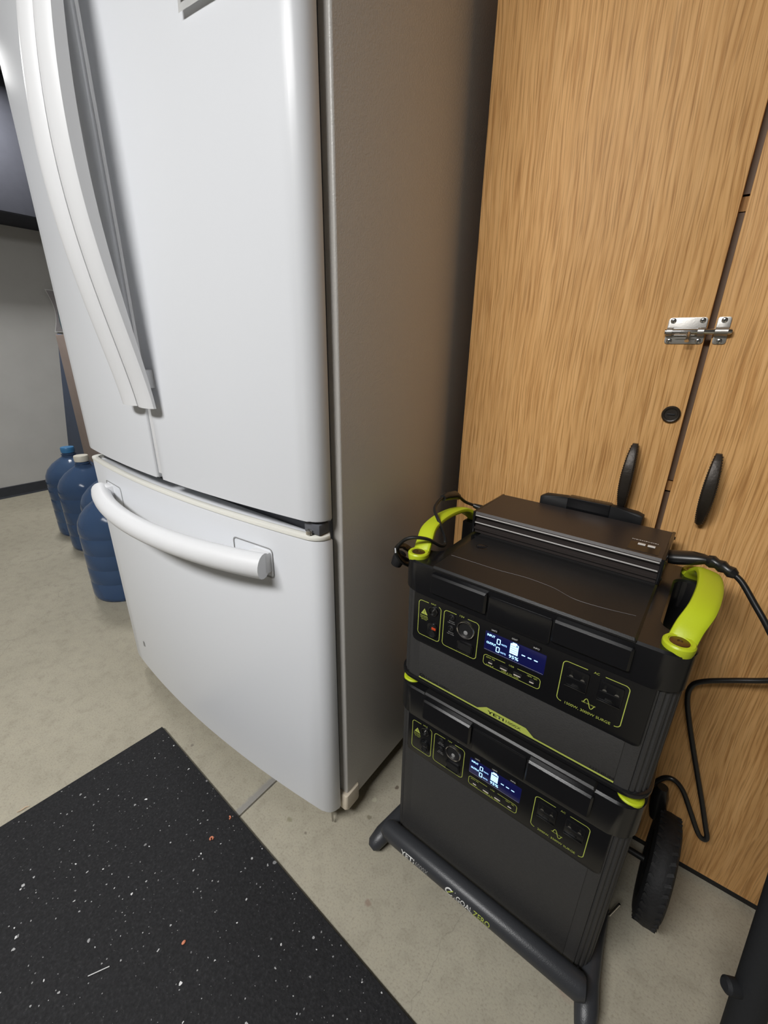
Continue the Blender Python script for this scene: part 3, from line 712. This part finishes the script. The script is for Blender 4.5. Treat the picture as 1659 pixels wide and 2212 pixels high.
def station(label, z0, zbody, zpan0, zsh, ztop, watt, big):
    r = thing('power_station', label, 'power station', YO+Vector((0, 0, 0)), YA, 'stacked power stations')
    put('body', prism(nb(), RIB, z0+.004, zsh+.004, 'z'), 'body', r, ang=20, label='ribbed charcoal casing')
    put('base_rim', prism(nb(), rrect(OX0-.004, OX1+.004, OY0-.004, OY1+.004, .034, 10), z0, z0+.0068, 'z', .0025, .002), 'shell', r)
    for x in (.03, .357):
        for y in (.04, .222):
            if not big: put('rubber_foot', lathe(nb(), [(.012, z0-.013), (.013, z0-.011), (.013, z0+.002), (.010, z0+.003)], 18, (x, y, 0)), 'black', r)
    # front
    put('front_plate', prism(nb(), rrect(.0315, .3565, z0+.0085, zpan0+.002, .001, 2), -.0012, .0005, 'y', bev0=.0004), 'body', r, label='charcoal textured front plate')
    p = put('control_panel', prism(nb(), rrect(.0165, .3725, zpan0, zsh+.003, (.001, .001, .008, .008), 5), -.0022, .001, 'y', bev0=.0006), 'panel', r, label='glossy black control panel')
    sockets(p, zsh-.011, big, watt)
    # upper shell with hand holes
    put('upper_shell', prism(nb(), notched(OX0-.003, OX1+.003, OY0-.003, OY1+.003, .034, .028, .052, .214), zsh, ztop, 'z', .002, .0030, 1), 'shell', r, label='black plastic upper shell with side hand holes')
    put('shell_floor', B(OX0+.002, OX1-.002, .05, .216, zsh+.005, zsh+.009), 'shell', r)
    zc1 = ztop-.008; zc0 = zsh+.015
    for x0, x1 in ((.0495, .1465), (.2430, .3400)):
        c = put('port_cover', prism(nb(), rrect(x0, x1, zc0-.002, zc1, .003, 4), -.0105, -.002, 'y', bev0=.0030, seg=1), 'shell', r, label='hinged black port cover')
    put('brow', prism(nb(), rrect(.1480, .2415, zsh+.004, zc1-.004, .003, 4), -.0055, -.002, 'y', bev0=.0015), 'shell', r)
    # lid
    put('lid', prism(nb(), rrect(.0475, .3395, -.0045, OY1+.003, .003, 4), ztop-.003, ztop+.0035, 'z', .001, .0030, 1), 'lid', r, label='flat black lid')
    if not big:
        zz = ztop+.0036
        put('lid_crease', tube(nb(), spline([(.053, .049, zz), (.095, .050, zz), (.135, .051, zz), (.175, .056, zz), (.2, .0555, zz), (.224, .052, zz), (.254, .041, zz), (.29, .043, zz), (.329, .051, zz)], 6), .0005, 6), 'creasegrey', r)  # crease coloured paler than the lid to paint its highlight
        put('lid_dimple', lathe(nb(), [(.0105, zz-.001), (.0105, zz+.0002), (.0090, zz+.0006), (.0080, zz+.0001), (.001, zz+.0001)], 24, (.078, .112, 0)), 'shell', r)
    return r
st1 = station('lower charcoal power station standing on the wheeled cart', 0.0, .345, .257, .349, .414, '2000W, 3500W SURGE', True)
lime_handle(st1, .4080, .0, .014)
st2 = station('upper black power station with lime handles and black adapter on top', .434, .616, .5205, .616, .6725, '1500W, 3000W SURGE', False)
lime_handle(st2, .6715, .030, 0)
# lime base line with the name on the upper station
e = -.0018
put('lime_stripe', poly_y(nb(), [(.034, .4432), (.3565, .4432), (.3565, .4462), (.2445, .4462), (.231, .4565), (.1655, .4565), (.150, .4462), (.034, .4462)], e), 'limeprint', st2)
text('lettering', 'YETI', .0078, 'blackprint', st2, onY(.1675, .4467, e-.0003), fit=.0285, bold=.0002)
text('lettering', '1000X', .0074, 'blackprint', st2, onY(.1995, .4468, e-.0003), fit=.0245)
text('lettering', 'GOALZERO', .0068, 'blackprint', st2, onY(.0520, .4476, e-.0002), fit=.0450)
bm = nb(); ribbon(bm, [(.0405+.0048*math.cos(2*PI*i/20), .4502+.0034*math.sin(2*PI*i/20)) for i in range(20)], .0013, e-.0002, closed=True); ribbon(bm, [(.0375, .4474), (.0440, .4530)], .0011, e-.0003); ribbon(bm, [(.0490, .4470), (.0490, .4536)], .0007, e-.0002)
put('logo_mark', bm, 'blackprint', st2)
text('lettering', 'LITHIUM', .0066, 'blackprint', st2, onY(.3250, .4474, e-.0002), fit=.0310)

# ------------------------------------------------------------------ wheeled cart
ct = thing('wheeled_cart', 'black steel roll cart carrying the two power stations', 'cart', YO, YA)
BY, BZ, BR = -.027, .022, .0205
put('front_bar', tube(nb(), [(-.012, BY+.002, BZ), (-.004, BY, BZ), (.2, BY, BZ), (.391, BY, BZ), (.399, BY+.002, BZ)], [BR*.8, BR, BR, BR, BR*.8], 22), 'steelblack', ct, label='rounded front cross bar')
def foot(sg):
    X = lambda d: .1935+sg*d
    bm = nb()
    tube(bm, [(X(.203), .13, -.004), (X(.205), .06, -.003), (X(.208), .005, -.001), (X(.214), -.028, -.009), (X(.2195), -.052, -.019), (X(.221), -.060, -.0215)], [.012, .014, .017, .019, .016, .008], 14, sx=.85, upv=(0, 0, 1))
    return put('side_foot', bm, 'steelblack', ct, label='splayed front foot of the cart')
foot(-1); foot(1)
for x in (-.009, .396): put('side_rail', B(x-.010, x+.010, .05, .30, -.022, -.004, bev=.004), 'steelblack', ct)
put('base_plate', B(-.010, .397, -.004, .285, -.010, -.0015, bev=.003), 'steelblack', ct)
put('back_frame', prism(nb(), rrect(.06, .327, .00, .45, .02, 5), .268, .282, 'y', bev0=.003, bev1=.003), 'steelblack', ct)
for x in (.135, .262): put('telescopic_tube', tube(nb(), [(x, .3055, .02), (x, .3055, .715)], .0085, 14), 'steelblack', ct)
g = put('pull_grip', prism(nb(), [(.108, .712), (.113, .706), (.281, .708), (.289, .713), (.289, .731), (.279, .735), (.245, .738), (.155, .738), (.118, .735), (.108, .729)], .2955, .3155, 'y', .004, .004), 'black', ct, label='black telescoping pull grip')
put('grip_insert', prism(nb(), rrect(.160, .236, .711, .7395, .003, 3), .2945, .3165, 'y', .002, .002), 'shell', g)
for sg in (-1, 1):
    xw = .1935+(.2675 if sg > 0 else -.250)
    w = put('wheel', lathe(nb(), [(.052, -.017), (.060, -.0175), (.066, -.0215), (.086, -.0215), (.096, -.0175), (.1005, -.009), (.1018, 0), (.1005, .009), (.096, .0175), (.086, .0215), (.066, .0215), (.060, .0175), (.052, .017)], 48, (xw, .222, .0655), 'x'), 'tyre', ct, label='black rubber wheel')
    put('hub', lathe(nb(), [(.014, -.0225), (.022, -.021), (.030, -.013), (.0535, -.0125), (.0535, .0125), (.030, .013), (.022, .021), (.014, .0225)], 32, (xw, .222, .0655), 'x'), 'black', w)
    bm = nb()
    for k in range(36):
        a = 2*PI*k/36; c, s = math.cos(a), math.sin(a)
        for q in (-1, 1):
            mtx = Matrix.Translation((xw+q*.010, .222+.0985*c, .0655+.0985*s)) @ Matrix.Rotation(a, 4, 'X') @ Matrix.Rotation(q*.5, 4, 'Y')
            box(bm, -.008, .008, -.0022, .0020, -.0026, .0026, mtx=mtx)
    tag(put('tread_blocks', bm, 'tyre', w, smooth=False), kind='stuff')
    put('axle_pin', tube(nb(), [(.1935+sg*.206, .222, .0655), (xw+sg*.025, .222, .0655)], .006, 12), 'black', ct)
put('strut_bolt', tube(nb(), [(.4085, .118, .008), (.4185, .130, .036)], .0022, 8), 'chrome', ct)
# printed on the bar, wrapped low on its front
def onbar(x, ang):
    a = math.radians(ang); n = Vector((0, -math.cos(a), math.sin(a))); u_ = Vector((0, math.sin(a), math.cos(a)))
    p = Vector((x, BY, BZ))+n*(BR+.0006)
    return Matrix(((1, 0, 0, p.x), (0, u_.y, n.y, p.y), (0, u_.z, n.z, p.z), (0, 0, 0, 1)))
def bar_text(s, x, size, m, fit, bold=0, ang=-8):
    o = text('lettering', s, size, m, ct, Matrix.Identity(4), bold=bold, fit=fit)
    for v in o.data.vertices:
        a = math.radians(ang)+v.co.y/BR; rr = BR+.0006
        v.co = Vector((x+v.co.x, BY-rr*math.cos(a), BZ+rr*math.sin(a)))
    return o
bar_text('YETI', .042, .016, 'whiteprint', .033, .0003); bar_text('6000X', .078, .015, 'greyprint', .030)
bar_text('GOAL', .172, .016, 'whiteprint', .034, .0001); bar_text('ZERO', .208, .016, 'limeprint', .033, .0001)
bm = nb()
def barpt(x, h): a = math.radians(-8)+h/BR; rr = BR+.0006; return (x, BY-rr*math.cos(a), BZ+rr*math.sin(a))
def bar_ribbon(bm, pts, w):
    L = []; R = []
    for i, p in enumerate(pts):
        a, b = Vector(pts[max(i-1, 0)]), Vector(pts[min(i+1, len(pts)-1)]); d = (b-a).normalized(); nn = Vector((-d.y, d.x))*w/2
        L.append(bm.verts.new(barpt(p[0]+nn.x, p[1]+nn.y))); R.append(bm.verts.new(barpt(p[0]-nn.x, p[1]-nn.y)))
    for i in range(len(pts)-1): bm.faces.new((L[i], R[i], R[i+1], L[i+1]))
bar_ribbon(bm, [(.157+.0075*math.cos(a), .0062+.0065*math.sin(a)) for a in [.9+5.0*i/24 for i in range(25)]], .0026); bar_ribbon(bm, [(.1685, -.001), (.1685, .014)], .0010)
put('logo_mark', bm, 'whiteprint', ct)
bm = nb(); bar_ribbon(bm, [(.1515, .0005), (.157, .0062), (.1640, .0130)], .0022); put('logo_slash', bm, 'limeprint', ct)

# ------------------------------------------------------------------ adapter on the lid
ad = thing('power_adapter', 'flat black finned power adapter lying across the upper station', 'power adapter', YO+Vector((0, 0, .6765)), YA)
az = .0415; ay0, ay1 = .160, .292
prof = [(ay0+.004, .0), (ay0+.004, .0065), (ay0, .008), (ay0, .0115), (ay0+.0045, .0125), (ay0+.0045, .0185), (ay0, .0195), (ay0, .0235), (ay0+.0055, .0245), (ay0+.0055, .0320), (ay0, .0330), (ay0, .0375), (ay0+.003, az),
        (ay1-.003, az), (ay1, .0385), (ay1, .033), (ay1-.004, .032), (ay1-.004, .0245), (ay1, .0235), (ay1, .008), (ay1-.004, .0065), (ay1-.004, 0)]
put('extruded_case', prism(nb(), prof, .037, .336, 'x'), 'anod', ad, smooth=False)
for zz in (.0352, .0215): put('edge_strip', B(.0385, .3350, ay0-.0012, ay0+.001, zz-.0010, zz+.0010, bev=.0004), 'alu', ad, label='bright bare-metal fin edge')  # pale strips stand for the light caught on the fin ledges
put('end_cap', B(.0325, .0372, ay0-.001, ay1+.001, .0, az+.0005, bev=.0015), 'shell', ad); put('end_cap', B(.3358, .3410, ay0-.001, ay1+.001, .0, az+.0005, bev=.0015), 'shell', ad)
for y in (.17, .283):
    for z in (.007, .034): put('cap_screw', lathe(nb(), [(.0030, 0), (.0026, .0014), (.0005, .0018)], 10, (.3408, y, z), 'x'), 'darksteel', ad)
put('label_recess', prism(nb(), rrect(.288, .330, .170, .205, .002, 3), az-.001, az+.0004, 'z'), 'shell', ad)
for x in (.3040, .3175): put('indicator_window', B(x-.0052, x+.0052, .1960, .2035, az+.0002, az+.0010, bev=.0003), 'whiteprint', ad, label='pale indicator window')
bm = nb(); x = .288
for w_ in (3, 2, 4, 1, 3, 3, 2, 4, 2, 1, 3, 2, 4, 2):
    v = [bm.verts.new((a, b, az+.0004)) for a, b in ((x, .2150), (x+w_*.0007, .2150), (x+w_*.0007, .2172), (x, .2172))]; bm.faces.new(v); x += w_*.0007+.0009
put('print_line', bm, 'whiteprint', ad)
put('output_plug', tube(nb(), [(.0330, .232, .021), (.024, .232, .021), (.019, .231, .022), (.0, .228, .026)], [.0095, .0095, .0075, .0045], 14), 'cable', ad)

# ------------------------------------------------------------------ cables
def yw(x, y, z): c, s = math.cos(YA), math.sin(YA); return YO+Vector((x*c-y*s, x*s+y*c, z))
def ray(px, py): return fwd+rt*((px-W/2)/FPX)-up*((py-H/2)/FPX)
cab_r = .0042
# adapter output lead: over the left handle, down, then coiled at the corner
o = thing('adapter_lead', 'thin black adapter lead coiled over the left lime handle', 'cable')
pts = [yw(.000, .228, .7028), yw(-.012, .212, .712), yw(-.018, .180, .734), yw(-.022, .140, .738), yw(-.018, .105, .728), yw(.002, .088, .712), yw(.016, .086, .690), yw(.022, .080, .676), yw(.024, .060, .681), yw(.012, .034, .699), yw(-.012, .016, .700), yw(-.030, .012, .682), yw(-.036, .022, .660), yw(-.032, .045, .640)]
put('lead', tube(nb(), spline(pts, 8), .0031, 10), 'cable', o)
bm = nb(); pc = []
for i in range(70):
    a = i/69*2*PI*4.3; q = i/69
    pc.append(yw(-.032-.012*math.cos(a)*(.5+.2*math.sin(3*a))-.006*q, .040+.034*math.sin(a)+.012*q, .648+.020*math.cos(a+.6)-.010*math.sin(a)))
put('coil', tube(bm, pc, .0031, 8), 'cable', o)
put('tie', tube(nb(), [yw(-.052, .036, .628), yw(-.048, .038, .640), yw(-.044, .040, .652)], [.010, .012, .010], 12), 'black', o)
put('ferrite_bead', tube(nb(), [yw(-.016, .190, .727), yw(-.019, .180, .733), yw(-.022, .150, .7375), yw(-.021, .138, .7375)], [.006, .0085, .0085, .006], 14), 'cable', o)
# mains lead of the adapter
o = thing('mains_lead', 'thick black mains lead plugged into the right end of the adapter', 'cable')
put('plug', tube(nb(), [yw(.3415, .222, .701), yw(.349, .222, .702), yw(.372, .218, .709), yw(.385, .215, .713), yw(.391, .2135, .7135)], [.0140, .0150, .0145, .0105, .0078], 16, sx=.72, upv=(0, 0, 1)), 'cable', o)
pr = [yw(.389+.006*i, .2140-.0022*i, .7135-.00022*i*i) for i in range(7)]
put('strain_relief', tube(nb(), pr, [.0078, .0098, .0072, .0094, .0068, .0088, .0056], 14), 'cable', o)
pts = [pr[-1]-(pr[-1]-pr[-2])*.4, yw(.434, .197, .6985), yw(.452, .186, .678), yw(.474, .172, .652), yw(.505, .155, .605), yw(.56, .12, .475), yw(.64, .08, .26), yw(.74, .08, .06), yw(.84, .12, -.030), yw(.98, .2, -.0318), yw(1.2, .25, -.0318)]
put('lead', tube(nb(), spline(pts, 8), cab_r, 12), 'cable', o)
# cable behind the stations
def onplane(px, py, y): d = ray(px, py); k = (y-CAM.y)/d.y; return CAM+d*k
o = thing('looped_cable', 'black cable hanging in a sharp loop before the cabinet door', 'cable')
pts = [onplane(1900, 1440, .30), onplane(1760, 1462, .315), onplane(1659, 1470, .32), onplane(1580, 1470, .322), onplane(1520, 1472, .322), onplane(1494, 1482, .322), onplane(1485, 1510, .322), onplane(1489, 1560, .322), onplane(1501, 1640, .322), onplane(1516, 1730, .322), onplane(1524, 1785, .320), onplane(1527, 1808, .317), onplane(1520, 1813, .315), onplane(1508, 1800, .313), onplane(1492, 1755, .312), onplane(1476, 1710, .312), onplane(1458, 1686, .312), onplane(1437, 1680, .312), onplane(1415, 1690, .312), onplane(1395, 1705, .312)]
put('lead', tube(nb(), spline(pts, 8), .0046, 12), 'cable', o)
put('plug', tube(nb(), [onplane(1432, 1700, .316), onplane(1426, 1716, .316), onplane(1420, 1748, .316), onplane(1416, 1764, .316)], [.010, .0150, .0150, .011], 14), 'cable', o)

# ------------------------------------------------------------------ black tube stand at the lower right
o = thing('tube_stand', 'black padded tube leg of a stand with side knob, lower right', 'stand', (0, 0, 0))
A = CAM+ray(1706, 1905)*.55; Bq = CAM+ray(1604, 2212)*.60
dirv = (A-Bq).normalized(); k0 = (0.012-Bq.z)/dirv.z; base = Bq+dirv*k0; top = Bq+dirv*.62
put('leg', tube(nb(), [base, base+dirv*.01, base+dirv*.05, top-dirv*.02, top], [.017, .0205, .0205, .0205, .018], 24), 'foam', o)
kn = CAM+ray(1564, 2126)*.592; ax = CAM+ray(1612, 2140)*.592
put('knob', tube(nb(), [kn, kn+(ax-kn)*.12, kn+(ax-kn)*.6, ax], [.007, .0105, .0110, .009], 18), 'foam', o)
put('rubber_foot', lathe(nb(), [(.026, 0), (.034, .002), (.034, .012), (.024, .020)], 20, (base.x, base.y, .0002)), 'black', o)
put('cross_brace', tube(nb(), [top-dirv*.05, top-dirv*.05+Vector((.35, .02, 0))], .018, 14), 'foam', o)

# ------------------------------------------------------------------ water jugs beyond the refrigerator
JP = [(.020, .014), (.108, .006), (.120, .0), (.128, .006), (.1325, .022), (.1325, .078), (.1305, .083), (.1305, .087), (.1325, .092), (.1325, .146), (.1308, .150), (.1308, .154), (.1325, .158), (.1325, .211), (.1305, .216), (.1305, .220), (.1325, .225), (.1325, .283), (.1300, .288), (.1300, .293), (.133, .299), (.133, .318), (.1285, .345), (.114, .376), (.088, .405), (.058, .427), (.037, .440), (.030, .452), (.0285, .478), (.020, .478)]
def jug(x, y, capm, label, rz):
    t = thing('water_jug', label, 'water jug', (x, y, 0), rz, 'blue water jugs in a row')
    put('bottle', lathe(nb(), JP, 44), 'jug', t, ang=50)
    put('cap', lathe(nb(), [(.0295, .462), (.0325, .463), (.0335, .468), (.0335, .486), (.031, .492), (.012, .493)], 28), capm, t, label='snap-on cap')
    put('neck_ring', lathe(nb(), [(.030, .449), (.036, .451), (.036, .455), (.030, .457)], 28), 'jug', t)
jug(-1.46, .165, 'capblue', 'large blue water jug nearest the refrigerator, in front of the row', .3)
jug(-1.725, .272, 'capwhite', 'blue water jug mostly hidden behind the nearest jug', 1.1)
jug(-2.075, .295, 'capwhite', 'blue water jug with a white cap', .7)
jug(-2.345, .325, 'capblue', 'farthest blue water jug with a blue cap by the wall', 1.9)

# ------------------------------------------------------------------ behind the jugs
o = put('brown_panel', B(-2.66, -2.10, .500, .535, 0, 1.075, bev=.003), 'brownboard'); tag(o, 'tall flat brown panel standing behind the water jugs', 'panel')
o = put('navy_board', B(0, .50, -.012, .012, 0, .97, bev=.004), 'navy'); o.location = (-3.215, .585, .0); o.rotation_euler = (0, math.radians(21.5), 0)
bpy.context.view_layer.update()
lowest = min((o.matrix_world @ v.co).z for v in o.data.vertices); o.location.z -= lowest
tag(o, 'navy blue board leaning behind the brown panel', 'board')
# curled notice on the wall
t = thing('wall_notice', 'curled white-edged notice with a teal shape on the left wall', 'notice', (XL, .718, 1.10))
def sheet(u0, u1, v0, v1, lift, name, m, th=.0006):
    bm = nb(); nu, nv = 8, 12; V = []
    for j in range(nv+1):
        row = []
        for i in range(nu+1):
            u = u0+(u1-u0)*i/nu; v = v0+(v1-v0)*j/nv
            c = (1-min(1, u/.10))          # towards the free left edge
            y = .0+u+.040*math.sin(PI*v/.27)*c; x = .004+lift+.03*c*(1-math.sin(PI*v/.27))
            row.append(bm.verts.new((x, y, v)))
        V.append(row)
    for j in range(nv):
        for i in range(nu): bm.faces.new((V[j][i], V[j][i+1], V[j+1][i+1], V[j+1][i]))
    return put(name, bm, m, t)
sheet(0, .20, 0, .27, 0, 'paper_edge', 'paper'); sheet(.005, .195, .006, .264, .0012, 'printed_field', 'paperink')
bm = nb(); poly = [(.030, .15), (.055, .165), (.095, .16), (.10, .09), (.085, .03), (.05, .018), (.036, .05), (.028, .09)]
bm.faces.new([bm.verts.new((.0068+.03*(1-min(1, u/.10))*(1-math.sin(PI*v/.27)), u+.040*math.sin(PI*v/.27)*(1-min(1, u/.10)), v)) for u, v in poly])
put('teal_shape', bm, 'teal', t)
